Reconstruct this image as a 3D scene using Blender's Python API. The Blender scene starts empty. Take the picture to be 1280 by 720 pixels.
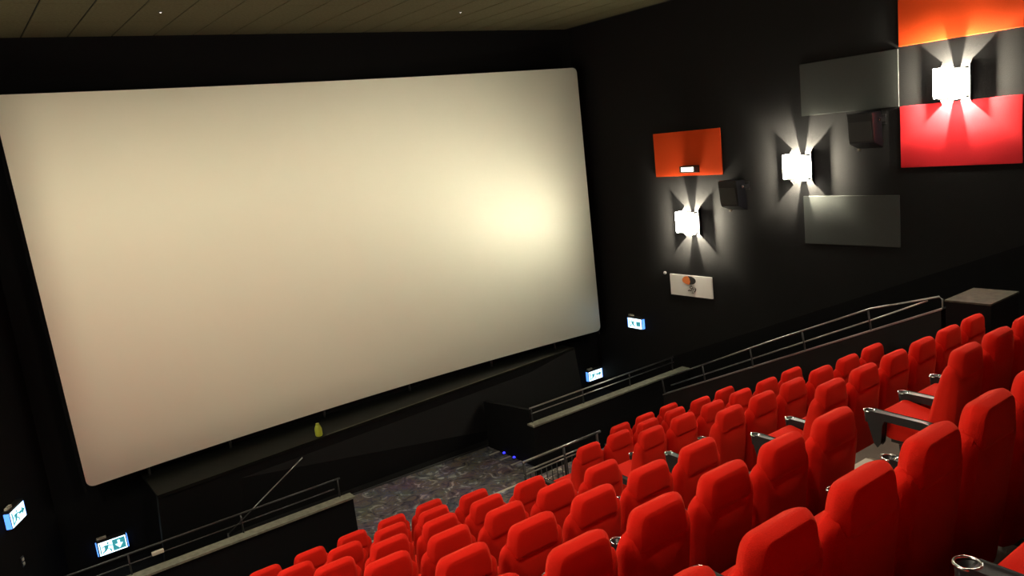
import bpy, bmesh, math, random
from mathutils import Matrix, Vector, noise
random.seed(7)
C = bpy.context.scene
COL = C.collection
PI = math.pi

# ------------------------------------------------------------------ camera, world, exposure
F_PX = 986.86
YAW, PITCH, ROLL = 0.61202, -0.18471, -0.11196
cam_d = bpy.data.cameras.new('camera')
cam = bpy.data.objects.new('camera', cam_d)
COL.objects.link(cam)
cy, sy, cp, sp = math.cos(YAW), math.sin(YAW), math.cos(PITCH), math.sin(PITCH)
fwd = Vector((sy * cp, cy * cp, sp))
rt = Vector((cy, -sy, 0))
up = rt.cross(fwd)
cr, sr = math.cos(ROLL), math.sin(ROLL)
r2 = rt * cr + up * sr
u2 = up * cr - rt * sr
m = Matrix((r2, u2, -fwd)).transposed().to_4x4()
cam.matrix_world = m
cam_d.sensor_width = 36
cam_d.lens = F_PX / 1280 * 36
cam_d.clip_start = 0.05
cam_d.clip_end = 200
C.camera = cam
w = bpy.data.worlds.new('world')
C.world = w
w.use_nodes = True
w.node_tree.nodes['Background'].inputs[0].default_value = (0.01, 0.01, 0.012, 1)
w.node_tree.nodes['Background'].inputs[1].default_value = 0.0
C.view_settings.view_transform = 'Standard'
C.view_settings.look = 'None'
C.view_settings.exposure = 0.0
C.view_settings.gamma = 1.0
C.view_settings.use_curve_mapping = False

SCONCE_W = 1000.0        # bulb inside each wall lamp
OPAL_E = 150.0          # glow of the opal glass
CEILING_FILL_W = 335.0        # each added ceiling fill light
SCREEN_FILL_W = 3800.0       # added fill spot that brightens the screen


def spot(name, loc, aim, watts, angle, blend=0.5, size=0.1, col=(1, 0.9, 0.72)):
    d = bpy.data.lights.new(name, 'SPOT')
    d.energy = watts
    d.spot_size = angle
    d.spot_blend = blend
    d.shadow_soft_size = size
    d.color = col
    o = bpy.data.objects.new(name, d)
    COL.objects.link(o)
    o.location = loc
    o.rotation_euler = (Vector(aim) - Vector(loc)).to_track_quat('-Z', 'Y').to_euler()
    return o


# ceiling fill lights added over the seats (above the frame)
CEILING_FILL = [(-1.2, 7.6), (2.6, 7.0), (-1.6, 3.4), (2.4, 2.6), (6.4, 4.4)]
# added fill spot for the screen, set behind an opening in the back wall
SCREEN_FILL = (6.2, -5.5, 1.55)

spot('screen_fill_spot', SCREEN_FILL, (5.0, 13.3, 0.5), SCREEN_FILL_W, 0.80, 1.0, 0.008, (1.0, 0.90, 0.66))

# ------------------------------------------------------------------ materials
def nodes_of(name):
    mt = bpy.data.materials.new(name)
    mt.use_nodes = True
    return mt, mt.node_tree.nodes, mt.node_tree.links, mt.node_tree.nodes['Principled BSDF']


def plain(name, col, rough=0.6, metal=0.0, spec=0.5, bump=0.0, scale=60.0, vary=0.0):
    mt, n, l, b = nodes_of(name)
    b.inputs['Base Color'].default_value = (*col, 1)
    b.inputs['Roughness'].default_value = rough
    b.inputs['Metallic'].default_value = metal
    b.inputs['Specular IOR Level'].default_value = spec
    if bump or vary:
        tc = n.new('ShaderNodeTexCoord')
        nz = n.new('ShaderNodeTexNoise')
        nz.inputs['Scale'].default_value = scale
        nz.inputs['Detail'].default_value = 4
        l.new(tc.outputs['Object'], nz.inputs['Vector'])
        if bump:
            bp = n.new('ShaderNodeBump')
            bp.inputs['Strength'].default_value = bump
            bp.inputs['Distance'].default_value = 0.01
            l.new(nz.outputs['Fac'], bp.inputs['Height'])
            l.new(bp.outputs['Normal'], b.inputs['Normal'])
        if vary:
            rp = n.new('ShaderNodeValToRGB')
            rp.color_ramp.elements[0].position = 0.3
            rp.color_ramp.elements[1].position = 0.7
            rp.color_ramp.elements[0].color = (*[c * (1 - vary) for c in col], 1)
            rp.color_ramp.elements[1].color = (*[min(1, c * (1 + vary)) for c in col], 1)
            l.new(nz.outputs['Fac'], rp.inputs['Fac'])
            l.new(rp.outputs['Color'], b.inputs['Base Color'])
    return mt


def glow(name, col, strength):
    mt, n, l, b = nodes_of(name)
    b.inputs['Base Color'].default_value = (*col, 1)
    b.inputs['Emission Color'].default_value = (*col, 1)
    b.inputs['Emission Strength'].default_value = strength
    return mt


def velvet():
    mt = plain('red_velour', (0.72, 0.015, 0.006), 0.85, 0, 0.12, 0.35, 260, 0.12)
    b = mt.node_tree.nodes['Principled BSDF']
    b.inputs['Sheen Weight'].default_value = 0.55
    b.inputs['Sheen Roughness'].default_value = 0.4
    b.inputs['Sheen Tint'].default_value = (1.0, 0.12, 0.05, 1)
    return mt


def carpet_mat():
    mt, n, l, b = nodes_of('patterned_carpet')
    tc = n.new('ShaderNodeTexCoord')
    nz = n.new('ShaderNodeTexNoise')
    nz.inputs['Scale'].default_value = 3.6
    nz.inputs['Detail'].default_value = 5
    nz.inputs['Distortion'].default_value = 2.2
    l.new(tc.outputs['Object'], nz.inputs['Vector'])
    rp = n.new('ShaderNodeValToRGB')
    cr_ = rp.color_ramp
    cr_.elements[0].position = 0.30
    cr_.elements[0].color = (0.02, 0.018, 0.024, 1)
    cr_.elements[1].position = 0.72
    cr_.elements[1].color = (0.42, 0.40, 0.42, 1)
    for p, c in ((0.42, (0.06, 0.055, 0.075)), (0.50, (0.115, 0.09, 0.07)), (0.56, (0.07, 0.07, 0.11)), (0.63, (0.25, 0.225, 0.21))):
        e = cr_.elements.new(p)
        e.color = (*c, 1)
    l.new(nz.outputs['Fac'], rp.inputs['Fac'])
    n2 = n.new('ShaderNodeTexNoise')
    n2.inputs['Scale'].default_value = 2.2
    l.new(tc.outputs['Object'], n2.inputs['Vector'])
    mx = n.new('ShaderNodeMixRGB')
    mx.blend_type = 'OVERLAY'
    mx.inputs['Fac'].default_value = 0.5
    l.new(rp.outputs['Color'], mx.inputs['Color1'])
    l.new(n2.outputs['Color'], mx.inputs['Color2'])
    b.inputs['Roughness'].default_value = 0.95
    b.inputs['Specular IOR Level'].default_value = 0.1
    gm = n.new('ShaderNodeGamma')
    gm.inputs['Gamma'].default_value = 0.82
    l.new(mx.outputs['Color'], gm.inputs['Color'])
    l.new(gm.outputs['Color'], b.inputs['Base Color'])
    bp = n.new('ShaderNodeBump')
    bp.inputs['Strength'].default_value = 0.4
    bp.inputs['Distance'].default_value = 0.02
    l.new(nz.outputs['Fac'], bp.inputs['Height'])
    l.new(bp.outputs['Normal'], b.inputs['Normal'])
    return mt


def screen_mat():
    mt, n, l, b = nodes_of('screen_vinyl')
    tc = n.new('ShaderNodeTexCoord')
    nz = n.new('ShaderNodeTexNoise')
    nz.inputs['Scale'].default_value = 900
    l.new(tc.outputs['Object'], nz.inputs['Vector'])
    bp = n.new('ShaderNodeBump')
    bp.inputs['Strength'].default_value = 0.08
    bp.inputs['Distance'].default_value = 0.002
    l.new(nz.outputs['Fac'], bp.inputs['Height'])
    l.new(bp.outputs['Normal'], b.inputs['Normal'])
    b.inputs['Base Color'].default_value = (0.80, 0.80, 0.68, 1)
    b.inputs['Metallic'].default_value = 0.80
    b.inputs['Roughness'].default_value = 0.55
    return mt


M = {
    'velour': velvet(),
    'arm': plain('dark_grey_plastic', (0.012, 0.012, 0.013), 0.4, 0, 0.4, 0.05, 120),
    'chrome': plain('worn_chrome', (0.72, 0.70, 0.66), 0.22, 1.0),
    'black_plastic': plain('black_plastic', (0.012, 0.012, 0.013), 0.35),
    'speaker': plain('speaker_case', (0.006, 0.0055, 0.008), 0.35, 0, 0.3, 0.1, 90),
    'wall': plain('charcoal_wall_fabric', (0.0125, 0.0122, 0.0125), 0.9, 0, 0.1, 0.3, 80, 0.15),
    'black': plain('matt_black_paint', (0.0055, 0.0055, 0.006), 0.9, 0, 0.1, 0.1, 30),
    'stage': plain('black_stage_cladding', (0.0068, 0.007, 0.007), 0.75, 0, 0.2, 0.1, 40),
    'ledge': plain('dark_ledge_board', (0.004, 0.0042, 0.0035), 0.6, 0, 0.1, 0.04, 8),
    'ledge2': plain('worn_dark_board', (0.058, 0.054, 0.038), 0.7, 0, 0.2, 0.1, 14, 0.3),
    'cap': plain('worn_beige_ledge', (0.16, 0.158, 0.12), 0.6, 0, 0.3, 0.1, 14, 0.25),
    'rail': plain('satin_steel_rail', (0.33, 0.33, 0.30), 0.32, 1.0),
    'dark_rail': plain('painted_dark_steel', (0.03, 0.03, 0.03), 0.45, 0.4),
    'carpet': carpet_mat(),
    'aisle': plain('beige_aisle_carpet', (0.25, 0.215, 0.15), 0.95, 0, 0.1, 0.4, 120, 0.2),
    'row': plain('brown_row_carpet', (0.15, 0.125, 0.105), 0.95, 0, 0.1, 0.5, 150, 0.3),
    'nosing': plain('pale_step_nosing', (0.52, 0.49, 0.40), 0.5),
    'ceiling': plain('olive_ceiling_board', (0.10, 0.092, 0.05), 0.9, 0, 0.1, 0.2, 25, 0.15),
    'orange': plain('orange_fabric', (0.74, 0.070, 0.010), 0.85, 0, 0.15, 0.2, 150, 0.05),
    'red': plain('crimson_fabric', (0.66, 0.022, 0.03), 0.85, 0, 0.15, 0.2, 150, 0.05),
    'grey': plain('grey_fabric', (0.046, 0.050, 0.047), 0.85, 0, 0.15, 0.2, 150, 0.08),
    'white': plain('white_board', (0.78, 0.76, 0.72), 0.55, 0, 0.4, 0.05, 30),
    'lime': plain('yellow_green', (0.40, 0.46, 0.04), 0.4),
    'ball_orange': plain('emblem_orange', (0.70, 0.20, 0.05), 0.5),
    'ball_dark': plain('emblem_black', (0.02, 0.018, 0.02), 0.5),
    'screen': screen_mat(),
    'opal': glow('opal_glass', (1.0, 0.93, 0.74), OPAL_E),
    'side_glass': glow('opal_side_glass', (1.0, 0.95, 0.80), 2.5),
    'sign': glow('lit_sign_white', (0.70, 0.90, 1.0), 2.0),
    'teal': glow('lit_sign_teal', (0.05, 0.36, 0.42), 0.75),
    'halo_blue': glow('blue_halo_glow', (0.10, 0.32, 1.0), 1.6),  # blue glow standing in for the halo around the exit signs
    'blue': glow('blue_led', (0.03, 0.03, 1.0), 3.0),
    'lens': glow('warm_lens', (1.0, 0.96, 0.82), 3.0),
    'pin': glow('pin_light', (0.9, 0.9, 1.0), 3.0),
    'fill': glow('fill_light_glass', (1.0, 0.9, 0.72), 4.0),  # glass of the added ceiling fill lights
}

# ------------------------------------------------------------------ mesh helpers
class MB:
    """collects shapes, links them as one mesh object"""
    def __init__(s):
        s.v, s.f = [], []

    def add(s, vs, fs):
        k = len(s.v)
        s.v += [tuple(p) for p in vs]
        s.f += [tuple(i + k for i in q) for q in fs]
        return s

    def box(s, a, b):
        (x0, y0, z0), (x1, y1, z1) = a, b
        return s.hexa([(x0, y0, z0), (x1, y0, z0), (x1, y1, z0), (x0, y1, z0), (x0, y0, z1), (x1, y0, z1), (x1, y1, z1), (x0, y1, z1)])

    def hexa(s, c):
        return s.add(c, [(0, 3, 2, 1), (4, 5, 6, 7), (0, 1, 5, 4), (1, 2, 6, 5), (2, 3, 7, 6), (3, 0, 4, 7)])

    def prism(s, pts, d):
        """polygon pts (3D, planar) swept by vector d"""
        n = len(pts)
        d = Vector(d)
        a = [Vector(p) for p in pts]
        return s.add(a + [p + d for p in a], [tuple(range(n))[::-1], tuple(range(n, 2 * n))] + [(i, (i + 1) % n, n + (i + 1) % n, n + i) for i in range(n)])

    def tube(s, pts, r, seg=8, closed=False):
        pts = [Vector(p) for p in pts]
        n = len(pts)
        rings = []
        for i, p in enumerate(pts):
            a = pts[(i - 1) % n] if (closed or i > 0) else p
            b = pts[(i + 1) % n] if (closed or i < n - 1) else p
            t = (b - a).normalized()
            ref = Vector((0, 0, 1)) if abs(t.z) < 0.9 else Vector((0, 1, 0))
            e1 = t.cross(ref).normalized()
            e2 = t.cross(e1)
            rr = r[i] if isinstance(r, (list, tuple)) else r
            rings.append([p + (e1 * math.cos(2 * PI * k / seg) + e2 * math.sin(2 * PI * k / seg)) * rr for k in range(seg)])
        vs = [q for ring in rings for q in ring]
        fs = []
        for i in range(n if closed else n - 1):
            j = (i + 1) % n
            for k in range(seg):
                k2 = (k + 1) % seg
                fs.append((i * seg + k, i * seg + k2, j * seg + k2, j * seg + k))
        if not closed:
            fs.append(tuple(range(seg)))
            fs.append(tuple((n - 1) * seg + k for k in range(seg))[::-1])
        return s.add(vs, fs)

    def lathe(s, prof, center, seg=16, axis='Z'):
        vs, fs = [], []
        cx, cy_, cz = center
        for r, h in prof:
            for k in range(seg):
                a = 2 * PI * k / seg
                c, q = r * math.cos(a), r * math.sin(a)
                vs.append((cx + c, cy_ + q, cz + h) if axis == 'Z' else (cx + c, cy_ + h, cz + q))
        n = len(prof)
        for i in range(n - 1):
            for k in range(seg):
                k2 = (k + 1) % seg
                fs.append((i * seg + k, i * seg + k2, (i + 1) * seg + k2, (i + 1) * seg + k))
        fs.append(tuple(range(seg))[::-1])
        fs.append(tuple((n - 1) * seg + k for k in range(seg)))
        return s.add(vs, fs)

    def build(s, name, mat, parent=None, smooth=False, bevel=0.0):
        me = bpy.data.meshes.new(name)
        me.from_pydata(s.v, [], s.f)
        bm = bmesh.new()
        bm.from_mesh(me)
        if bevel:
            bmesh.ops.bevel(bm, geom=list(bm.edges), offset=bevel, segments=2, profile=0.6, affect='EDGES')
        bmesh.ops.recalc_face_normals(bm, faces=bm.faces)
        bm.to_mesh(me)
        bm.free()
        me.materials.append(mat)
        if smooth:
            for p in me.polygons:
                p.use_smooth = True
        o = bpy.data.objects.new(name, me)
        COL.objects.link(o)
        if parent is not None:
            o.parent = parent
        return o


def tag(o, label=None, cat=None, group=None, kind=None):
    if label:
        o['label'] = label
    if cat:
        o['category'] = cat
    if group:
        o['group'] = group
    if kind:
        o['kind'] = kind
    return o


def empty(name, loc, rz=0.0):
    o = bpy.data.objects.new(name, None)
    COL.objects.link(o)
    o.location = loc
    o.rotation_euler = (0, 0, rz)
    o.empty_display_size = 0.1
    return o


def struct(o):
    o['kind'] = 'structure'
    return o


def share(name, src, parent, loc=None):
    o = bpy.data.objects.new(name, src.data)
    COL.objects.link(o)
    o.parent = parent
    if loc:
        o.location = loc
    return o


# ------------------------------------------------------------------ dimensions (metres, camera at the origin)
X_SEAT0, Y_SEAT0, Z_HEAD0 = 4.490, 1.685, -1.471
PITCH_X, ROW_D, ROW_H, GAP_X = 0.56, 1.2001, 0.52127, 1.849
SEAT_H = 1.20
WALL_X, FRONT_Y, BACK_Y, CEIL_Z = 11.8, 13.6, -5.2, 2.2
CARPET_Z = -5.97
LW0, LWD = Vector((0.55, FRONT_Y, 0)), Vector((-0.4512, -0.8924, 0))


def row_y(r):
    return Y_SEAT0 + (r - 1) * ROW_D


def row_z(r):
    return Z_HEAD0 - (r - 1) * ROW_H - SEAT_H


def left_x(y):
    return LW0.x + LWD.x * (FRONT_Y - y) / -LWD.y


# ------------------------------------------------------------------ shell
fl = struct(MB().box((3.2, 9.2, CARPET_Z - 0.12), (7.95, 12.95, CARPET_Z)).build('floor', M['carpet']))
MB().prism([(7.95, 9.2, CARPET_Z), (7.95, FRONT_Y, CARPET_Z), (WALL_X, FRONT_Y, CARPET_Z), (WALL_X, 9.2, CARPET_Z)], (0, 0, -0.12)).build('corridor_floor', M['black'], fl)
MB().prism([(left_x(9.2), 9.2, CARPET_Z), (left_x(FRONT_Y), FRONT_Y, CARPET_Z), (3.2, FRONT_Y, CARPET_Z), (3.2, 9.2, CARPET_Z)], (0, 0, -0.12)).build('corridor_floor', M['black'], fl)
AISLE = (4.79, 6.04)
for r in range(-4, 8):
    y0, y1 = row_y(r) - 0.20, row_y(r) + 1.0
    if r == 7:
        y1 = 10.58
    zt = row_z(r)
    mb = MB()
    mb.prism([(left_x(y0) + 0.02, y0, zt), (left_x(y1) + 0.02, y1, zt), (AISLE[0], y1, zt), (AISLE[0], y0, zt)], (0, 0, -0.62 if r < 7 else -0.17))
    mb.build('row_platform', M['row'] if r < 7 else M['carpet'], fl)
    xr = 9.45 if r > 2 else WALL_X
    mb = MB()
    mb.prism([(AISLE[1], y0, zt), (AISLE[1], y1, zt), (xr, y1, zt), (xr, y0, zt)], (0, 0, -0.62 if r < 7 else -0.17))
    mb.build('row_platform', M['row'] if r < 7 else M['carpet'], fl)
# aisle steps, three to a row, with pale nosings
step_src = nose_src = box_src = None
for r in range(-3, 8):
    for k in range(3):
        zt = row_z(r) + (2 - k) * ROW_H / 3
        yn = 3.94 + (r - 2) * ROW_D - (2 - k) * ROW_D / 3
        deep = 0.41 if not (r == 7 and k == 2) else 0.41
        if step_src is None:
            step_src = MB().box((AISLE[0] + 0.005, -0.41, -0.34), (AISLE[1] - 0.005, 0, 0)).build('aisle_step', M['aisle'], fl)
            nose_src = MB().box((AISLE[0] + 0.06, -0.065, 0.0), (AISLE[1] - 0.06, 0.006, 0.012)).build('step_nosing', M['nosing'], step_src)
            step_src.location = (0, yn, zt)
        else:
            s_ = share('aisle_step', step_src, fl, (0, yn, zt))
            share('step_nosing', nose_src, s_)
MB().box((AISLE[0], 10.35, CARPET_Z), (AISLE[1], 10.58, row_z(7))).build('aisle_step', M['carpet'], fl)
# pale edging strip at the front edge of the lowest platform
for a, b in ((AISLE[1], 7.4),):
    MB().box((a, 10.54, row_z(7)), (b, 10.585, row_z(7) + 0.008)).build('edge_strip', M['nosing'], fl)
MB().box((4.30, 10.99, CARPET_Z), (4.75, 11.03, CARPET_Z + 0.008)).build('edge_strip', M['nosing'], fl)
for y in (12.37, 12.0, 11.64):
    MB().box((7.70, y - 0.02, CARPET_Z), (7.94, y + 0.02, CARPET_Z + 0.012)).build('edge_strip', M['nosing'], fl)

cl = struct(MB().box((-9.5, BACK_Y, CEIL_Z + 0.012), (WALL_X, FRONT_Y, CEIL_Z + 0.15)).build('ceiling', M['black']))
tile_src = None
for i in range(20):
    for j in range(6):
        x = 0.2 + i * 0.6 - 0.55
        y = 13.55 - (j + 1) * 1.2
        if x + 0.6 > WALL_X or x < left_x(y) - 0.3:
            continue
        if tile_src is None:
            tile_src = MB().box((0.012, 0.006, 0), (0.588, 1.194, 0.012)).build('ceiling_board', M['ceiling'], cl)
            tile_src.location = (x, y, CEIL_Z)
        else:
            share('ceiling_board', tile_src, cl, (x, y, CEIL_Z))
struct(MB().box((WALL_X, BACK_Y, -6.1), (WALL_X + 0.2, FRONT_Y + 0.2, CEIL_Z + 0.15)).build('wall_right', M['wall']))
struct(MB().box((-0.5, FRONT_Y, -6.1), (WALL_X, FRONT_Y + 0.2, CEIL_Z + 0.15)).build('wall_front', M['black']))
a0, a1 = LW0, LW0 + LWD * 21.3
nrm = Vector((LWD.y, -LWD.x, 0)) * 0.2
struct(MB().prism([a0 + Vector((0, 0, -6.1)), a1 + Vector((0, 0, -6.1)), a1 + nrm + Vector((0, 0, -6.1)), a0 + nrm + Vector((0, 0, -6.1))], (0, 0, 8.45)).build('wall_left', M['black']))
# back wall, with an opening added to mask the screen fill spot
bw = MB()
# the opening is cut to the cone from the fill spot (0.3 m behind it) to the screen
wx0, wx1, wz0, wz1 = SCREEN_FILL[0] - 0.084, SCREEN_FILL[0] + 0.083, SCREEN_FILL[2] - 0.0945, SCREEN_FILL[2] - 0.0035
bw.box((-9.6, BACK_Y - 0.2, -3), (wx0, BACK_Y, 2.35))
bw.box((wx1, BACK_Y - 0.2, -3), (WALL_X, BACK_Y, 2.35))
bw.box((wx0, BACK_Y - 0.2, -3), (wx1, BACK_Y, wz0))
bw.box((wx0, BACK_Y - 0.2, wz1), (wx1, BACK_Y, 2.35))
struct(bw.build('wall_back', M['black']))

# stage skirt and ledge under the screen
sk = struct(MB().prism([(1.8, 12.295, -4.62), (10.6, 12.995, -4.62), (10.6, 12.785, CARPET_Z - 0.1), (1.8, 12.91, CARPET_Z - 0.1)], (0, 0.12, 0)).build('wall_stage', M['stage']))
lg = struct(MB().prism([(1.8, 12.295, -4.6), (10.6, 12.995, -4.6), (10.6, FRONT_Y, -4.6), (1.8, FRONT_Y, -4.6)], (0, 0, -0.05)).build('trim_1', M['ledge']))
MB().prism([(4.6, 12.516, -4.598), (4.6, 12.556, -4.598), (10.0, 12.986, -4.598), (10.0, 12.946, -4.598)], (0, 0, 0.006)).build('edge_strip', M['ledge2'], lg)  # pale strip standing in for the screen's reflection along the front edge
MB().tube([(4.3, 12.86, CARPET_Z + 0.02), (7.95, 12.775, CARPET_Z + 0.02)], 0.018, 6).build('edge_tube', M['dark_rail'], sk)
# sloping dark band along the foot of the right wall
struct(MB().prism([(WALL_X - 0.03, 13.55, CARPET_Z), (WALL_X - 0.03, 13.55, -5.75), (WALL_X - 0.03, 1.0, -0.72), (WALL_X - 0.03, 1.0, -3.0), (WALL_X - 0.03, 4.65, CARPET_Z)], (0.03, 0, 0)).build('trim_2', M['black']))

# side wall of the seating block, with its rail
def slope_z(y):
    return -4.655 + (9.396 - y) * (2.052 / 4.749)


sw = empty('side_barrier', (9.5, 7, row_z(5)))
tag(sw, 'sloping black barrier wall with thin steel rails beside the wall-side seat block', 'barrier')


def local(o, mb):
    l_ = o.location
    mb.v = [(p[0] - l_.x, p[1] - l_.y, p[2] - l_.z) for p in mb.v]
    return mb


mb = MB().prism([(9.52, 9.36, CARPET_Z), (9.52, 9.36, slope_z(9.36)), (9.52, 4.62, slope_z(4.62)), (9.52, 4.62, CARPET_Z)], (0.11, 0, 0))
local(sw, mb).build('wall_panel', M['stage'], sw)
mb = MB().prism([(9.513, 9.37, slope_z(9.37)), (9.513, 9.37, slope_z(9.37) + 0.02), (9.513, 4.61, slope_z(4.61) + 0.02), (9.513, 4.61, slope_z(4.61))], (0.124, 0, 0))
local(sw, mb).build('cap_trim', M['rail'], sw)
mb = MB().tube([(9.56, 9.42, slope_z(9.42) + 0.29), (9.56, 7.12, -3.35), (9.56, 5.54, -2.68), (9.56, 4.66, -2.435), (9.56, 4.62, -2.465), (9.56, 4.615, -2.585)], 0.0115, 8)
local(sw, mb).build('rail', M['rail'], sw, True)
mb = MB().tube([(9.56, 9.2, slope_z(9.2) + 0.13), (9.56, 5.54, slope_z(5.54) + 0.15), (9.56, 4.80, -2.50)], 0.010, 8)
local(sw, mb).build('rail', M['rail'], sw, True)
for y in (9.36, 8.43, 7.46, 6.54, 5.54):
    mb = MB().tube([(9.56, y, slope_z(y)), (9.56, y + 0.04, slope_z(y) + 0.285)], 0.013, 6)
    local(sw, mb).build('rail_post', M['dark_rail'], sw, True)
ld = empty('landing_block', (10.2, 4.3, CARPET_Z))
tag(ld, 'flat-topped dark block lit from above at the rear end of the sloping barrier', 'ledge')
local(ld, MB().box((9.53, 4.06, CARPET_Z), (10.25, 4.57, -2.48))).build('wall_panel', M['black'], ld)
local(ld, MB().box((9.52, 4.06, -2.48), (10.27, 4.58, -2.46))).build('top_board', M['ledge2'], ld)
struct(MB().box((9.52, 2.66, CARPET_Z), (WALL_X - 0.03, 4.05, -3.0)).build('trim_3', M['black']))


# barriers in front of the two exit corridors
def exit_barrier(x0, x1, zt, label, rails, end_left):
    e = empty('exit_barrier', ((x0 + x1) / 2, 10.87, CARPET_Z))
    tag(e, label, 'barrier')
    local(e, MB().box((x0, 10.82, CARPET_Z), (x1, 10.93, zt - 0.03))).build('wall_panel', M['black'], e)
    local(e, MB().box((x0 - 0.02, 10.78, zt - 0.03), (x1 + 0.02, 10.97, zt))).build('ledge_cap', M['cap'], e)
    for i, (ra, rb, dz, rad, mat) in enumerate(rails):
        mb = MB().tube([(ra, 10.95, zt + dz), (rb, 10.95, zt + dz)], rad, 8)
        local(e, mb).build('rail', M[mat], e, True)
    n = 4
    ra, rb = rails[0][0], rails[0][1]
    for i in range(n):
        x = ra + 0.04 + (rb - ra - 0.08) * i / (n - 1)
        mb = MB().tube([(x, 10.95, zt), (x, 10.95, zt + rails[0][2])], 0.012, 6)
        local(e, mb).build('rail_post', M['dark_rail'], e, True)
    return e


lb = exit_barrier(-0.45, 4.22, -5.03, 'low black barrier with beige ledge before the down-arrow exit sign', [(-0.4, 4.11, 0.29, 0.015, 'dark_rail'), (-0.4, 4.0, 0.15, 0.010, 'dark_rail')], False)
rb_ = exit_barrier(7.72, WALL_X - 0.04, -4.985, 'low black barrier with beige ledge and steel double rail below the white emblem board', [(7.77, 11.5, 0.27, 0.015, 'rail'), (7.80, 11.5, 0.165, 0.010, 'rail')], True)
MB().box((-0.075, -0.02, -0.02), (0.075, 0.02, 0.03)).build('rail_bracket', M['nosing'], lb, bevel=0.006).location = (-0.42, 0.05, 1.12)
# wing wall at the right edge of the carpet
ww = empty('wing_wall', (8.0, 12.0, CARPET_Z))
tag(ww, 'short black wing wall between the patterned carpet and the exit passage', 'barrier')
local(ww, MB().prism([(7.96, 11.25, CARPET_Z), (7.96, 12.76, CARPET_Z), (7.96, 12.76, -5.02), (7.96, 11.25, -4.87)], (0.08, 0, 0))).build('wall_panel', M['black'], ww)
for i, y in enumerate((12.19, 11.86, 11.53)):
    t = empty('step_light', (7.93, y, CARPET_Z))
    tag(t, ['small blue floor light by the wing wall, farthest from the seats', 'small blue floor light by the wing wall, middle of three', 'small blue floor light by the wing wall, nearest to the seats'][i], 'light', 'blue floor lights')
    MB().box((-0.035, -0.035, 0), (0.035, 0.035, 0.02)).build('housing', M['black_plastic'], t)
    MB().lathe([(0.028, 0.02), (0.022, 0.04), (0.006, 0.048)], (0, 0, 0), 10).build('lens', M['blue'], t, True)

# railing with bars in front of the wheelchair places
rl = empty('front_railing', (7.53, 9.78, row_z(7)))
tag(rl, 'dark steel railing with upright bars in front of the wall-side seats', 'railing')
zf = row_z(7)
for ra, rb, z, rad, mat in ((6.69, 8.36, -5.045, 0.022, 'rail'), (6.82, 8.30, -5.205, 0.014, 'rail'), (6.69, 8.33, -5.262, 0.012, 'rail'), (6.69, 8.33, zf + 0.06, 0.014, 'dark_rail')):
    local(rl, MB().tube([(ra, 9.78, z), (rb, 9.78, z)], rad, 8)).build('rail', M[mat], rl, True)
for x in (6.71, 7.54, 8.28):
    local(rl, MB().tube([(x, 9.78, zf), (x, 9.78, -5.05)], 0.022, 8)).build('post', M['dark_rail'], rl, True)
bar_src = None
for i in range(14):
    x = 6.82 + i * 0.109
    if abs(x - 7.54) < 0.04:
        continue
    if bar_src is None:
        bar_src = MB().tube([(0, 0, zf + 0.06 - rl.location.z), (0, 0, -5.262 - rl.location.z)], 0.009, 6).build('bar', M['dark_rail'], rl, True)
        bar_src.location = (x - 7.53, 0, 0)
    else:
        share('bar', bar_src, rl, (x - 7.53, 0, 0))

# ------------------------------------------------------------------ screen
SC = (1.0, 11.5, -4.437, 1.345, 13.10, 0.30)
scr = empty('projection_screen', (6.25, 13.3, -4.437))
tag(scr, 'large curved off-white cinema screen filling the wall, with small rounded corners', 'screen')


def scr_y(x):
    u = (x - (SC[0] + SC[1]) / 2) / ((SC[1] - SC[0]) / 2)
    return SC[4] + SC[5] * (1 - u * u)


def scr_pt(x, z, off=0.0):
    t = max(0.0, (z - SC[2]) / (SC[3] - SC[2])) * max(0.0, (11.5 - x) / 10.5)
    x, z = x - 0.105 * t, z + 0.03 * t
    return Vector((x - 6.25, scr_y(x) - off - 13.3, z + 4.437))


nx, nz = 48, 24
vs, fs = [], []
rad = 0.11
for j in range(nz + 1):
    for i in range(nx + 1):
        x = SC[0] + (SC[1] - SC[0]) * i / nx
        z = SC[2] + (SC[3] - SC[2]) * j / nz
        vs.append(scr_pt(x, z))
for j in range(nz):
    for i in range(nx):
        fs.append((j * (nx + 1) + i, j * (nx + 1) + i + 1, (j + 1) * (nx + 1) + i + 1, (j + 1) * (nx + 1) + i))
# replace corner cells by rounded ones
def corner(i, j, sx, sz):
    ci = (nx if sx > 0 else 0)
    cj = (nz if sz > 0 else 0)
    cell = ((ci - 1) if sx > 0 else 0, (cj - 1) if sz > 0 else 0)
    idx = cell[1] * nx + cell[0]
    xo = SC[1] if sx > 0 else SC[0]
    zo = SC[3] if sz > 0 else SC[2]
    dx, dz = (SC[1] - SC[0]) / nx, (SC[3] - SC[2]) / nz
    poly = [(xo - sx * dx, zo - sz * dz), (xo, zo - sz * dz)]
    for k in range(6):
        a = PI / 2 * k / 5
        poly.append((xo - sx * rad * (1 - math.cos(a)), zo - sz * rad * (1 - math.sin(a))))
    poly.append((xo - sx * dx, zo))
    k0 = len(vs)
    for x, z in poly:
        vs.append(scr_pt(x, z))
    f = tuple(range(k0, k0 + len(poly)))
    return idx, (f if sx * sz > 0 else f[::-1])
rep = [corner(0, 0, a, b) for a in (-1, 1) for b in (-1, 1)]
for idx, f in rep:
    fs[idx] = f
mb = MB()
mb.v, mb.f = [tuple(p) for p in vs], fs
sf = mb.build('screen_surface', M['screen'], scr, True)
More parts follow.
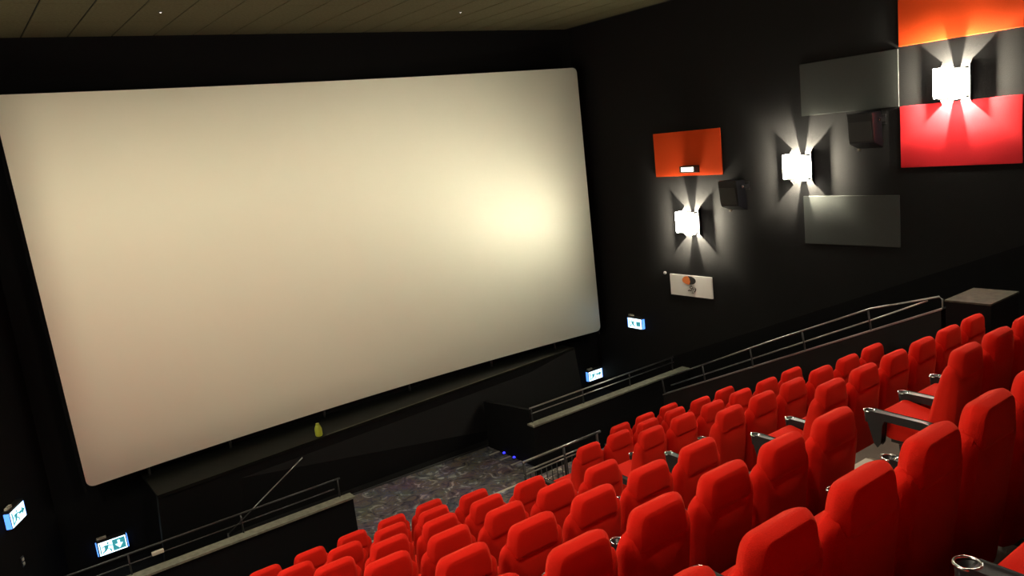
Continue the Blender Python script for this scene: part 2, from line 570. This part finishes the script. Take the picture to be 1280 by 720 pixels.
# dark lacing frame behind the edge, and uprights below
fr = MB()
for xs in (SC[0] - 0.02, SC[1] + 0.02):
    fr.tube([scr_pt(xs, SC[2] - 0.1, -0.1), scr_pt(xs, SC[3] + 0.05, -0.1)], 0.03, 6)
for zz in (SC[2] + 0.0, SC[3] + 0.0):
    fr.tube([scr_pt(SC[0] + (SC[1] - SC[0]) * i / 20, zz, -0.1) for i in range(21)], 0.03, 6)
fr.build('frame', M['black'], scr)
for x in (1.9, 3.22, 4.96, 6.75, 8.68, 10.3):
    y = scr_y(x) + 0.08
    MB().tube([(x - 6.25, y - 13.3, -4.6 + 4.437), (x - 6.25, y - 13.3, 0.05)], 0.022, 8).build('support_post', M['dark_rail'], scr, True)

# ------------------------------------------------------------------ wall panels
def wall_panel(y0, y1, z0, z1, mat, label):
    yc = (y0 + y1) / 2
    e = MB().box((-0.022, (y0 - y1) / 2, 0), (0, (y1 - y0) / 2, z1 - z0)).build('wall_panel', M[mat], bevel=0.005)
    e.location = (WALL_X, yc, z0)
    tag(e, label, 'panel', 'coloured fabric panels on the side wall')
    return e


wall_panel(9.64, 11.31, -1.058, -0.205, 'orange', 'orange fabric wall panel carrying the small black emergency light')
wall_panel(6.30, 7.94, -0.151, 0.68, 'grey', 'grey fabric wall panel above the middle wall lamp')
wall_panel(6.32, 7.97, -2.28, -1.474, 'grey', 'grey fabric wall panel below the middle wall lamp')
wall_panel(4.63, 6.285, 0.705, 1.56, 'orange', 'orange fabric wall panel above the wall lamp farthest from the screen')
wall_panel(4.635, 6.285, -1.06, -0.155, 'red', 'crimson red fabric wall panel below the wall lamp farthest from the screen')


# ------------------------------------------------------------------ wall lamps
def sconce(loc, rz, label=None, watts=SCONCE_W):
    """wall lamp: local x along the wall, +y out of the wall"""
    e = empty('wall_lamp', loc, rz)
    tag(e, label, 'lamp', 'wall lamps')
    ZS, A, Z2, Y0, MM = 0.12, 0.20, 0.0756, 0.22, 1.093
    MB().box((-0.10, 0.0, -0.10), (0.10, 0.018, 0.10)).build('back_plate', M['black_plastic'], e)
    # two side fins with curved edges shape the beams on the wall
    for s in (-1, 1):
        pts = []
        for i in range(9):
            z = Z2 * i / 8
            k = ZS / (ZS - z)
            pts.append((z, math.sqrt(Y0 ** 2 + (MM * A * k) ** 2) / k))
        poly = [(s * A, z, b) for z, b in pts] + [(s * A, z, -b) for z, b in reversed(pts)]
        MB().prism(poly, (s * 0.004, 0, 0)).build('side_fin', M['black_plastic'], e)
    # bracket arms above and below carry the head
    for s in (-1, 1):
        MB().box((-0.040, 0.0, s * 0.2 - 0.005), (0.040, 0.19, s * 0.2 + 0.005)).build('bracket_arm', M['black_plastic'], e)
    # lamp head: dark tray with an opal glass box in front
    MB().box((-0.19, 0.165, -0.205), (0.19, 0.172, 0.205)).build('head_tray', M['black_plastic'], e)
    fl_ = MB()
    for s in (-1, 1):
        fl_.box((s * 0.19 - 0.003, 0.097, -0.205), (s * 0.19 + 0.003, 0.166, 0.205))
        fl_.box((-0.19, 0.094, s * 0.205 - 0.003), (0.19, 0.166, s * 0.205 + 0.003))
    fl_.build('spill_baffle', M['black_plastic'], e)  # baffles added to cut the bulb's spill along the wall
    g = MB().box((-0.19, 0.173, -0.215), (-0.01, 0.27, 0.165)).build('opal_glass', M['opal'], e, bevel=0.01)
    g = MB().box((0.0, 0.173, -0.165), (0.19, 0.30, 0.225)).build('opal_glass', M['opal'], e, bevel=0.01)
    MB().lathe([(0.010, -0.03), (0.014, 0.0), (0.008, 0.02)], (0, 0.055, 0), 8).build('lamp_holder', M['black_plastic'], e)
    for s in (-1, 1):
        MB().box((s * 0.200 - 0.005, 0.098, -0.185), (s * 0.200 + 0.005, 0.27, 0.185)).build('side_glass', M['side_glass'], e)
    d = bpy.data.lights.new('bulb', 'POINT')
    d.energy = watts
    d.color = (1.0, 0.90, 0.68)
    d.shadow_soft_size = 0.010
    lo = bpy.data.objects.new('bulb', d)
    COL.objects.link(lo)
    lo.parent = e
    lo.location = (0, ZS, 0)
    return e


sconce((WALL_X, 10.43, -1.954), PI / 2, 'glowing wall lamp nearest the screen, below the orange panel with the emergency light')
sconce((WALL_X, 7.96, -0.977), PI / 2, 'glowing wall lamp between the two grey wall panels')
sconce((WALL_X, 5.47, 0.09), PI / 2, 'glowing wall lamp between the orange and crimson panels')
sconce((WALL_X, 3.0, 1.1), PI / 2, 'added unseen wall lamp outside the picture, beyond the crimson panel')  # extra lamp added out of frame to light the wall-side seats
lw_rz = math.atan2(-0.8924, -0.4512)
for i, (y, z) in enumerate(((10.43, -1.954), (7.96, -0.977), (5.47, 0.09), (3.0, 1.1))):
    sconce((left_x(y), y, z), lw_rz, 'added unseen lamp on the opposite wall, %s from the screen' % ['first', 'second', 'third', 'fourth'][i])  # lamps added out of view to light seats and screen from this side

# added ceiling fill lights (round recessed fittings, outside the picture)
for i, (x, y) in enumerate(CEILING_FILL):
    e = empty('ceiling_fill_light', (x, y, CEIL_Z))
    tag(e, 'added round recessed ceiling fill light above the seats outside the frame, %s of five' % ['first', 'second', 'third', 'fourth', 'fifth'][i], 'light', 'ceiling house lights')
    MB().tube([(0.13 * math.cos(2 * PI * k / 20), 0.13 * math.sin(2 * PI * k / 20), -0.02) for k in range(20)], 0.018, 6, True).build('rim', M['black_plastic'], e, True)
    MB().lathe([(0.12, -0.012), (0.12, -0.004)], (0, 0, 0), 20).build('glass', M['fill'], e)
    d = bpy.data.lights.new('fill_bulb', 'SPOT')
    d.energy = CEILING_FILL_W
    d.spot_size = 2.2
    d.spot_blend = 0.8
    d.shadow_soft_size = 0.12
    d.color = (1.0, 0.88, 0.68)
    lo = bpy.data.objects.new('fill_bulb', d)
    COL.objects.link(lo)
    lo.parent = e
    lo.location = (0, 0, -0.05)

# ------------------------------------------------------------------ cinema seats
def pillow(mb, outline, yb, yf, rear, front, bulge_b=0.0, bulge_f=0.0, ftop=0.5, fbot=0.3):
    """rounded slab: outline (x, z) loop; yb/yf give rear and front y at (x, z); rear/front list (inset, depth) of the rounded edge"""
    n = len(outline)
    pts = [Vector(p) for p in outline]
    area = sum(pts[i].x * pts[(i + 1) % n].y - pts[(i + 1) % n].x * pts[i].y for i in range(n))
    sgn = 1 if area > 0 else -1
    nor = []
    for i in range(n):
        t = (pts[(i + 1) % n] - pts[i - 1]).normalized()
        nor.append(Vector((-t.y, t.x)) * sgn)
    cen = sum(pts, Vector((0, 0))) / n
    hx = max(abs(p.x - cen.x) for p in pts)
    hz = max(abs(p.y - cen.y) for p in pts)
    loops = []

    def inset(p, ins, k=1.0):
        # scale about the centre: sides by the full inset, top and bottom by a share of it
        fz = ftop if p.y > cen.y else fbot
        return Vector((cen.x + (p.x - cen.x) * (1 - ins / hx) * k, cen.y + (p.y - cen.y) * (1 - ins * fz / hz) * k))

    def point(s_, side, fy):
        y = yb(s_.x, s_.y) if side < 0 else yf(s_.x, s_.y)
        u, v = (s_.x - cen.x) / hx, (s_.y - cen.y) / hz
        b = max(0.0, 1 - u * u) * max(0.0, 1 - v * v)
        return (s_.x, y + ((-bulge_b * b + fy) if side < 0 else (bulge_f * b - fy)), s_.y)

    for k in (0.0, 0.35, 0.7):
        loops.append([point(inset(p, rear[0][0], k), -1, 0) for p in pts])
    for ins, fy in rear:
        loops.append([point(inset(p, ins), -1, fy) for p in pts])
    for ins, fy in reversed(front):
        loops.append([point(inset(p, ins), 1, fy) for p in pts])
    for k in (0.7, 0.35, 0.0):
        loops.append([point(inset(p, front[0][0], k), 1, 0) for p in pts])
    vs, fs = [], []
    for L in loops:
        vs += L
    for i in range(len(loops) - 1):
        for k in range(n):
            k2 = (k + 1) % n
            fs.append((i * n + k, i * n + k2, (i + 1) * n + k2, (i + 1) * n + k))
    mb.add(vs, fs)
    return mb


def rounded(poly, rads, seg=4):
    """round the corners of an (x, z) polygon"""
    out = []
    n = len(poly)
    for i in range(n):
        p, a, b = Vector(poly[i]), Vector(poly[i - 1]), Vector(poly[(i + 1) % n])
        r = rads[i]
        da, db = (a - p).normalized(), (b - p).normalized()
        d = min(r, (a - p).length * 0.45, (b - p).length * 0.45)
        p0, p1 = p + da * d, p + db * d
        for k in range(seg + 1):
            t = k / seg
            out.append(tuple(p0 * (1 - t) ** 2 + p * 2 * t * (1 - t) + p1 * t * t))
    return out


def clean_build(mb, name, mat, parent):
    o = mb.build(name, mat, parent, True)
    bm = bmesh.new()
    bm.from_mesh(o.data)
    bmesh.ops.remove_doubles(bm, verts=bm.verts, dist=0.0004)
    bmesh.ops.recalc_face_normals(bm, faces=bm.faces)
    bm.to_mesh(o.data)
    bm.free()
    for p in o.data.polygons:
        p.use_smooth = True
    return o


def make_seat():
    e = empty('cinema_seat', (0, 0, 0))
    edge = [(0.042, 0.0), (0.037, 0.002), (0.030, 0.007), (0.017, 0.021), (0.006, 0.036), (0.0, 0.051)]
    head = rounded([(-0.210, 0.965), (0.210, 0.965), (0.212, 1.07), (0.182, 1.2), (-0.182, 1.2), (-0.212, 1.07)], [0.03, 0.03, 0.05, 0.06, 0.06, 0.05])
    hb = lambda x, z: -0.056 + (1.2 - z) * 0.03
    hf = lambda x, z: 0.046 + (1.2 - z) * 0.10
    clean_build(pillow(MB(), head, hb, hf, edge, edge, 0.005, 0.015, 0.55, 0.4), 'headrest', M['velour'], e)
    back = rounded([(-0.215, 0.20), (0.215, 0.20), (0.244, 0.50), (0.257, 0.86), (0.254, 1.085), (-0.254, 1.085), (-0.257, 0.86), (-0.244, 0.50)], [0.05, 0.05, 0.1, 0.1, 0.12, 0.12, 0.1, 0.1])
    bb = lambda x, z: -0.046 + (1.05 - z) * 0.115 - 0.016 * max(0.0, 1 - (x / 0.26) ** 2) + max(0.0, z - 0.975) * 0.6 * min(1.0, max(0.0, (0.215 - abs(x)) / 0.03))
    bf = lambda x, z: 0.072 + (1.05 - z) * 0.27
    bedge = [(0.055, 0.0), (0.044, 0.003), (0.033, 0.010), (0.018, 0.023), (0.007, 0.037), (0.0, 0.046)]
    clean_build(pillow(MB(), back, bb, bf, bedge, [(0.04, 0.0), (0.03, 0.004), (0.018, 0.012), (0.007, 0.022), (0.0, 0.035)], 0.006, 0.03, 0.7, 0.6), 'backrest', M['velour'], e)
    # seat cushion, rounded at the front
    s = MB()
    out = rounded([(0.17, 0.345), (0.545, 0.352), (0.628, 0.43), (0.640, 0.572), (0.20, 0.475)], [0.03, 0.05, 0.06, 0.055, 0.03])
    n = len(out)
    rings = []
    for x, k in ((-0.232, 0.80), (-0.222, 0.93), (-0.19, 1.0), (0.19, 1.0), (0.222, 0.93), (0.232, 0.80)):
        c0 = Vector((0.40, 0.42))
        rings.append([(x, c0.x + (p[0] - c0.x) * (1 - (1 - k) * 0.25), c0.y + (p[1] - c0.y) * k) for p in out])
    vs = [q for R_ in rings for q in R_]
    fs = [(i * n + k, i * n + (k + 1) % n, (i + 1) * n + (k + 1) % n, (i + 1) * n + k) for i in range(5) for k in range(n)]
    fs += [tuple(range(n)), tuple(5 * n + k for k in range(n))[::-1]]
    s.add(vs, fs).build('seat_cushion', M['velour'], e, True)
    MB().prism([(-0.2, 0.2, 0.343), (0.2, 0.2, 0.343), (0.2, 0.52, 0.349), (-0.2, 0.52, 0.349)], (0, 0, -0.03)).build('seat_pan', M['black_plastic'], e)
    arm(e, -0.28)
    return e


def arm(e, x):
    a = MB()
    prof = [(0.665, 0.585), (0.66, 0.54), (0.645, 0.48), (0.600, 0.33), (0.575, 0.300), (0.553, 0.33), (0.535, 0.50), (0.515, 0.545), (0.16, 0.530), (0.10, 0.540), (0.10, 0.58), (0.20, 0.592), (0.64, 0.602)]
    hw = [0.042 if y > 0.6 else (0.030 + 0.012 * max(0, (y - 0.1) / 0.5)) for y, z in prof]
    n = len(prof)
    vs = [(-h, y, z) for (y, z), h in zip(prof, hw)] + [(h, y, z) for (y, z), h in zip(prof, hw)]
    fs = [tuple(range(n)), tuple(range(n, 2 * n))[::-1]] + [(i, (i + 1) % n, n + (i + 1) % n, n + i) for i in range(n)]
    a.add(vs, fs)
    o = a.build('armrest', M['arm'], e, bevel=0.006)
    o.location = (x, 0, 0)
    # cup holder at the tip: dark cup and chrome rim
    c = MB().lathe([(0.034, 0.50), (0.041, 0.592), (0.036, 0.592), (0.030, 0.515)], (0, 0.665, 0), 16).build('cup_holder', M['black_plastic'], o, True)
    MB().tube([(0.043 * math.cos(2 * PI * k / 20), 0.665 + 0.043 * math.sin(2 * PI * k / 20), 0.598) for k in range(20)], 0.0065, 6, True).build('cup_rim', M['chrome'], o, True)
    g = MB()
    g.prism([(-0.02, 0.20, 0.37), (-0.02, 0.40, 0.36), (-0.02, 0.36, 0.02), (-0.02, 0.22, 0.02)], (0.04, 0, 0))
    g.box((-0.05, 0.14, 0.0), (0.05, 0.42, 0.02))
    go = g.build('leg', M['arm'], e)
    go.location = (x, 0, 0)
    return o


ORD = ['first', 'second', 'third', 'fourth', 'fifth', 'sixth', 'seventh', 'eighth']


def copy_tree(o, parent=None):
    c = o.copy()
    COL.objects.link(c)
    c.parent = parent
    for ch in o.children:
        copy_tree(ch, c)
    return c


proto = make_seat()
seat_list = []
for r in range(0, 8):
    for c in range(-8, 1):
        seat_list.append((r, c, X_SEAT0 + c * PITCH_X))
    for c in range(1, 7):
        if r == 7 and c < 4:
            continue
        seat_list.append((r, c, X_SEAT0 + GAP_X + (c - 1) * PITCH_X))
inv = cam.matrix_world.inverted()


def in_view(r, x):
    """leave out seats that lie wholly outside the frame"""
    for dx in (-0.3, 0.3):
        for dy in (-0.1, 0.7):
            for dz in (0.2, 1.2):
                p = inv @ Vector((x + dx, row_y(r) + dy, row_z(r) + dz))
                if p.z < -0.3:
                    u, v = 640 - F_PX * p.x / p.z, 360 + F_PX * p.y / p.z
                    if -30 < u < 1330 and -30 < v < 745:
                        return True
    return False


first = True
for r, c, x in seat_list:
    if not in_view(r, x):
        continue
    o = proto if first else copy_tree(proto)
    first = False
    o.location = (x, row_y(r), row_z(r))
    row = ORD[7 - r]
    if c <= 0:
        k = -c
        block = 'centre block'
        end = c == 0
    else:
        k = c - 1
        block = 'wall-side block'
        end = c == 6
    place = 'on the aisle' if k == 0 else '%s from the aisle' % ORD[min(k, 7)]
    if c == -8:
        place = 'ninth from the aisle'
    row_txt = 'front row' if r == 7 else '%s row from the screen' % row
    o['label'] = 'red high-backed cinema seat, %s, %s, %s' % (row_txt, block, place)
    o['category'] = 'seat'
    o['group'] = 'red seats of the %s' % block
    if end:
        src = [ch for ch in o.children if ch.name.split('.')[0] == 'armrest'][0]
        lsrc = [ch for ch in o.children if ch.name.split('.')[0] == 'leg'][0]
        q_ = copy_tree(src, o)
        q_.location = (0.28, 0, 0)
        q2 = copy_tree(lsrc, o)
        q2.location = (0.28, 0, 0)

# ------------------------------------------------------------------ exit signs
def exit_sign(loc, rz, label, kind):
    """local x along the wall (to the reader's right), -y faces the room"""
    e = empty('exit_sign', loc, rz)
    tag(e, label, 'sign', 'lit exit signs')
    MB().box((-0.215, -0.09, -0.125), (0.215, 0.0, 0.135)).build('housing', M['black_plastic'], e, bevel=0.008)
    f = MB().box((-0.20, -0.096, -0.115), (0.20, -0.088, 0.10)).build('lit_face', M['sign'], e)
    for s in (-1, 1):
        MB().box((s * 0.222 - 0.006, -0.088, -0.115), (s * 0.222 + 0.006, -0.02, 0.10)).build('halo_strip', M['halo_blue'], e, bevel=0.002)  # glowing side strips added to imitate a blue halo
    MB().box((-0.20, -0.075, 0.14), (-0.06, -0.03, 0.175)).build('sensor_bar', M['nosing'], e, bevel=0.006)
    def sq(x0, x1, z0, z1, mat, y=-0.097):
        MB().box((x0, y - 0.002, z0), (x1, y, z1)).build('pictogram', M[mat], e)
    def poly(pts, mat, y=-0.0975):
        MB().prism([(x, y, z) for x, z in pts], (0, -0.003, 0)).build('pictogram', M[mat], e)
    def man(cx, s, mat):
        poly([(cx + 0.02 * s + 0.016 * math.cos(a * PI / 4), 0.06 + 0.016 * math.sin(a * PI / 4)) for a in range(8)], mat)
        poly([(cx - 0.02 * s, 0.035), (cx + 0.03 * s, 0.035), (cx + 0.012 * s, -0.03), (cx - 0.022 * s, -0.02)], mat)
        poly([(cx - 0.02 * s, -0.02), (cx + 0.01 * s, -0.03), (cx - 0.01 * s, -0.06), (cx - 0.05 * s, -0.085), (cx - 0.055 * s, -0.07), (cx - 0.03 * s, -0.05)], mat)
        poly([(cx, -0.02), (cx + 0.015 * s, -0.025), (cx + 0.05 * s, -0.045), (cx + 0.05 * s, -0.09), (cx + 0.037 * s, -0.09), (cx + 0.034 * s, -0.055)], mat)
        poly([(cx + 0.03 * s, 0.035), (cx + 0.028 * s, 0.018), (cx + 0.065 * s, 0.0), (cx + 0.07 * s, 0.012)], mat)
        poly([(cx - 0.02 * s, 0.035), (cx - 0.055 * s, 0.01), (cx - 0.05 * s, 0.0), (cx - 0.015 * s, 0.018)], mat)
    def arrow(cx, down, mat, side=0):
        if down:
            poly([(cx - 0.018, 0.06), (cx + 0.018, 0.06), (cx + 0.018, 0.0), (cx + 0.055, 0.0), (cx, -0.075), (cx - 0.055, 0.0), (cx - 0.018, 0.0)], mat)
        else:
            s = side
            poly([(cx - 0.07 * s, 0.018), (cx - 0.07 * s, -0.018), (cx, -0.018), (cx, -0.05), (cx + 0.07 * s, 0.0), (cx, 0.05), (cx, 0.018)], mat)
    if kind == 'left':
        man(-0.09, 1.3, 'teal')
        poly([(-0.185, 0.08), (-0.17, 0.08), (-0.17, -0.095), (-0.185, -0.095)], 'teal')
        sq(0.0, 0.185, -0.095, 0.085, 'teal')
        MB().prism([(x, -0.1, z) for x, z in [(0.075, 0.055), (0.11, 0.055), (0.11, 0.0), (0.15, 0.0), (0.0925, -0.075), (0.035, 0.0), (0.075, 0.0)]], (0, -0.003, 0)).build('pictogram', M['sign'], e)
    elif kind == 'right':
        man(-0.07, 1.5, 'teal')
        poly([(-0.18, 0.08), (-0.155, 0.08), (-0.155, -0.095), (-0.18, -0.095)], 'teal')
        arrow(0.105, False, 'teal', 1.15)
    else:
        poly([(-0.17, 0.07), (-0.15, 0.07), (-0.15, -0.08), (-0.17, -0.08)], 'teal')
        man(-0.06, -1.5, 'teal')
        poly([(0.05, 0.04), (0.17, 0.04), (0.17, -0.06), (0.05, -0.06)], 'teal')
    return e


exit_sign((1.2, FRONT_Y, -5.61), 0, 'lit white and teal exit sign low on the screen wall, arrow pointing down', 'left')
exit_sign((11.62 - 0.05, FRONT_Y, -5.57), 0, 'lit exit sign low on the screen wall beneath the corner of the screen', 'right')
exit_sign((WALL_X, 12.2, -4.20), -PI / 2, 'lit exit sign high on the lamp wall beside the screen corner', 'wall')
ly = 12.5
exit_sign((left_x(ly), ly, -4.28), math.atan2(0.8924, 0.4512), 'lit exit sign on the dark wall at the edge of the frame, turned away', 'right')

# ------------------------------------------------------------------ small things on the lamp wall
def speaker(y0, y1, z0, z1, label):
    e = empty('wall_speaker', (WALL_X, (y0 + y1) / 2, z0))
    tag(e, label, 'speaker', 'black wall speakers')
    h, wd = z1 - z0, y1 - y0
    MB().prism([(-0.05, -wd / 2, 0.0), (-0.30, -wd / 2, 0.10), (-0.34, -wd / 2, h), (-0.10, -wd / 2, h)], (0, wd, 0)).build('cabinet', M['speaker'], e, bevel=0.012)
    MB().prism([(-0.306, -wd / 2 + 0.03, 0.13), (-0.343, -wd / 2 + 0.03, h - 0.13), (-0.349, -wd / 2 + 0.03, h - 0.13), (-0.312, -wd / 2 + 0.03, 0.13)], (0, wd - 0.06, 0)).build('grille', M['black_plastic'], e)
    br = MB()
    for s in (-1, 1):
        br.box((-0.20, s * (wd / 2 + 0.012) - 0.008, h - 0.16), (0, s * (wd / 2 + 0.012) + 0.008, h - 0.09))
    br.box((-0.012, -wd / 2 - 0.02, h - 0.2), (0, wd / 2 + 0.02, h - 0.05))
    br.build('bracket', M['arm'], e)
    for s in (-1, 1):
        MB().lathe([(0.018, -0.006), (0.018, 0.006)], (-0.19, s * (wd / 2 + 0.026), h - 0.125), 10, 'Y').build('bracket_knob', M['chrome'], e, True)
    MB().box((-0.06, wd / 2 - 0.03, -0.03), (-0.02, wd / 2, 0.03)).build('cable_plug', M['nosing'], e)
    return e


speaker(9.09, 9.50, -1.71, -1.15, 'black wall speaker beside the lamp nearest the screen')
speaker(6.53, 6.95, -0.74, -0.19, 'black wall speaker below the upper grey panel')
e = empty('emergency_light', (WALL_X - 0.045, 10.35, -1.0))
tag(e, 'small black emergency light with white lens mounted on the orange panel', 'light')
MB().prism([(0, -0.20, 0), (-0.12, -0.20, 0.02), (-0.12, -0.20, 0.14), (0, -0.20, 0.14)], (0, 0.40, 0)).build('housing', M['black_plastic'], e, bevel=0.012)
MB().box((-0.128, -0.15, 0.035), (-0.118, 0.15, 0.115)).build('lens', M['lens'], e, bevel=0.004)

# emblem board
e = empty('emblem_board', (WALL_X, 10.59, -3.25))
tag(e, 'white rectangular board with an orange and black ball emblem below a wall lamp', 'sign')
MB().box((-0.03, -0.54, -0.215), (0, 0.54, 0.215)).build('board', M['white'], e, bevel=0.005)
BX = -0.0325


def wpoly(pts, name, mat, d=-0.004, x=BX):
    """pts: (right, up) as read on the lamp wall"""
    MB().prism([(x, -p[0], p[1]) for p in pts], (d, 0, 0)).build(name, M[mat], e)


ec, er = (-0.03, 0.115), (0.175, 0.088)
ell = [(ec[0] + er[0] * math.cos(t), ec[1] + er[1] * math.sin(t)) for t in [2 * PI * k / 28 for k in range(28)]]
wpoly([p for p in ell], 'emblem_ball', 'ball_dark')
wpoly([(ec[0] + er[0] * math.cos(t), ec[1] + er[1] * math.sin(t)) for t in [PI * 0.55 + PI * 0.95 * k / 14 for k in range(15)]] + [(ec[0] + 0.03, ec[1] - 0.03), (ec[0] + 0.015, ec[1] + 0.04)], 'emblem_patch', 'ball_orange', -0.006)
wpoly([(ec[0] + 0.0 + 0.165 * math.cos(t), ec[1] + 0.082 * math.sin(t)) for t in [PI * 0.12 + PI * 0.36 * k / 8 for k in range(9)]] + [(ec[0] + 0.03, ec[1] + 0.03), (ec[0] + 0.09, ec[1] + 0.012)], 'emblem_patch', 'grey', -0.006)


def stroke(pts, rr=0.010):
    MB().tube([(BX - 0.002, -p[0], p[1]) for p in pts], rr, 6).build('emblem_lettering', M['ball_dark'], e, True)


# S, a bracket-like arc and a 2 under the ball
stroke([(0.045, -0.005), (0.02, 0.008), (-0.015, -0.005), (-0.02, -0.03), (0.02, -0.045), (0.03, -0.07), (0.0, -0.09), (-0.04, -0.085), (-0.07, -0.10)])
stroke([(0.06, -0.02), (0.04, -0.05), (0.065, -0.075), (0.09, -0.05), (0.06, -0.02)], 0.008)
stroke([(0.105, -0.015), (0.13, -0.045), (0.12, -0.085), (0.09, -0.115)], 0.009)
stroke([(0.02, -0.105), (0.05, -0.095), (0.055, -0.115), (0.02, -0.14), (0.075, -0.138)], 0.006)
s = MB().lathe([(0.03, 0.0), (0.035, 0.02), (0.02, 0.045)], (0, 0, 0), 12)
s.v = [(-v[2], v[0], v[1]) for v in s.v]
s = s.build('wall_sensor', M['white'], smooth=True)
s.location = (WALL_X, 11.27, -3.03)
tag(s, 'tiny round white sensor beside the emblem board', 'sensor')

# ------------------------------------------------------------------ small things near the screen
b = empty('upright_object', (4.50, 12.62, -4.6))  # small upright shape in plain yellow-green
tag(b, 'small yellow-green upright object on the dark ledge under the screen', 'upright_object')
MB().lathe([(0.05, 0.0), (0.062, 0.02), (0.062, 0.13), (0.045, 0.18), (0.03, 0.20)], (0, 0, 0), 14).build('body', M['lime'], b, True)
MB().lathe([(0.03, 0.20), (0.03, 0.225)], (0, 0, 0), 12).build('cap', M['lime'], b, True)
p = empty('leaning_pole', (2.566, 11.8, CARPET_Z))
tag(p, 'thin metal pole leaning diagonally behind the barrier near the carpet', 'pole')
MB().tube([(0.0, 0.0, 0.615), (1.313, 0.0, -4.563 - CARPET_Z)], 0.008, 6).build('rod', M['rail'], p, True)
MB().tube([(0, 0, 0.02), (0.0, 0.0, 0.63)], 0.012, 6).build('stand', M['dark_rail'], p, True)
MB().lathe([(0.12, 0.0), (0.12, 0.015), (0.02, 0.03)], (0, 0, 0), 14).build('foot', M['dark_rail'], p, True)
sw_ = empty('wall_switch', (left_x(12.5), 12.5, -5.05), math.atan2(0.8924, 0.4512))
tag(sw_, 'small grey wall switch below the exit sign at the frame edge', 'switch')
MB().box((-0.035, -0.015, 0), (0.035, 0, 0.14)).build('plate', M['arm'], sw_)
MB().box((-0.02, -0.024, 0.085), (0.02, -0.015, 0.12)).build('button', M['nosing'], sw_)
MB().box((-0.02, -0.024, 0.02), (0.02, -0.015, 0.055)).build('button', M['nosing'], sw_)
for i, (x, y) in enumerate(((2.94, 11.66), (7.75, 11.64))):
    t = empty('ceiling_pin_light', (x, y, CEIL_Z))
    tag(t, ['tiny white pin light in the ceiling above the dim half of the screen', 'tiny white pin light in the ceiling above the bright half of the screen'][i], 'light', 'ceiling pin lights')
    MB().lathe([(0.03, -0.006), (0.03, 0.0)], (0, 0, 0), 12).build('rim', M['black_plastic'], t)
    MB().lathe([(0.012, -0.012), (0.012, -0.006)], (0, 0, 0), 8).build('lens', M['pin'], t)
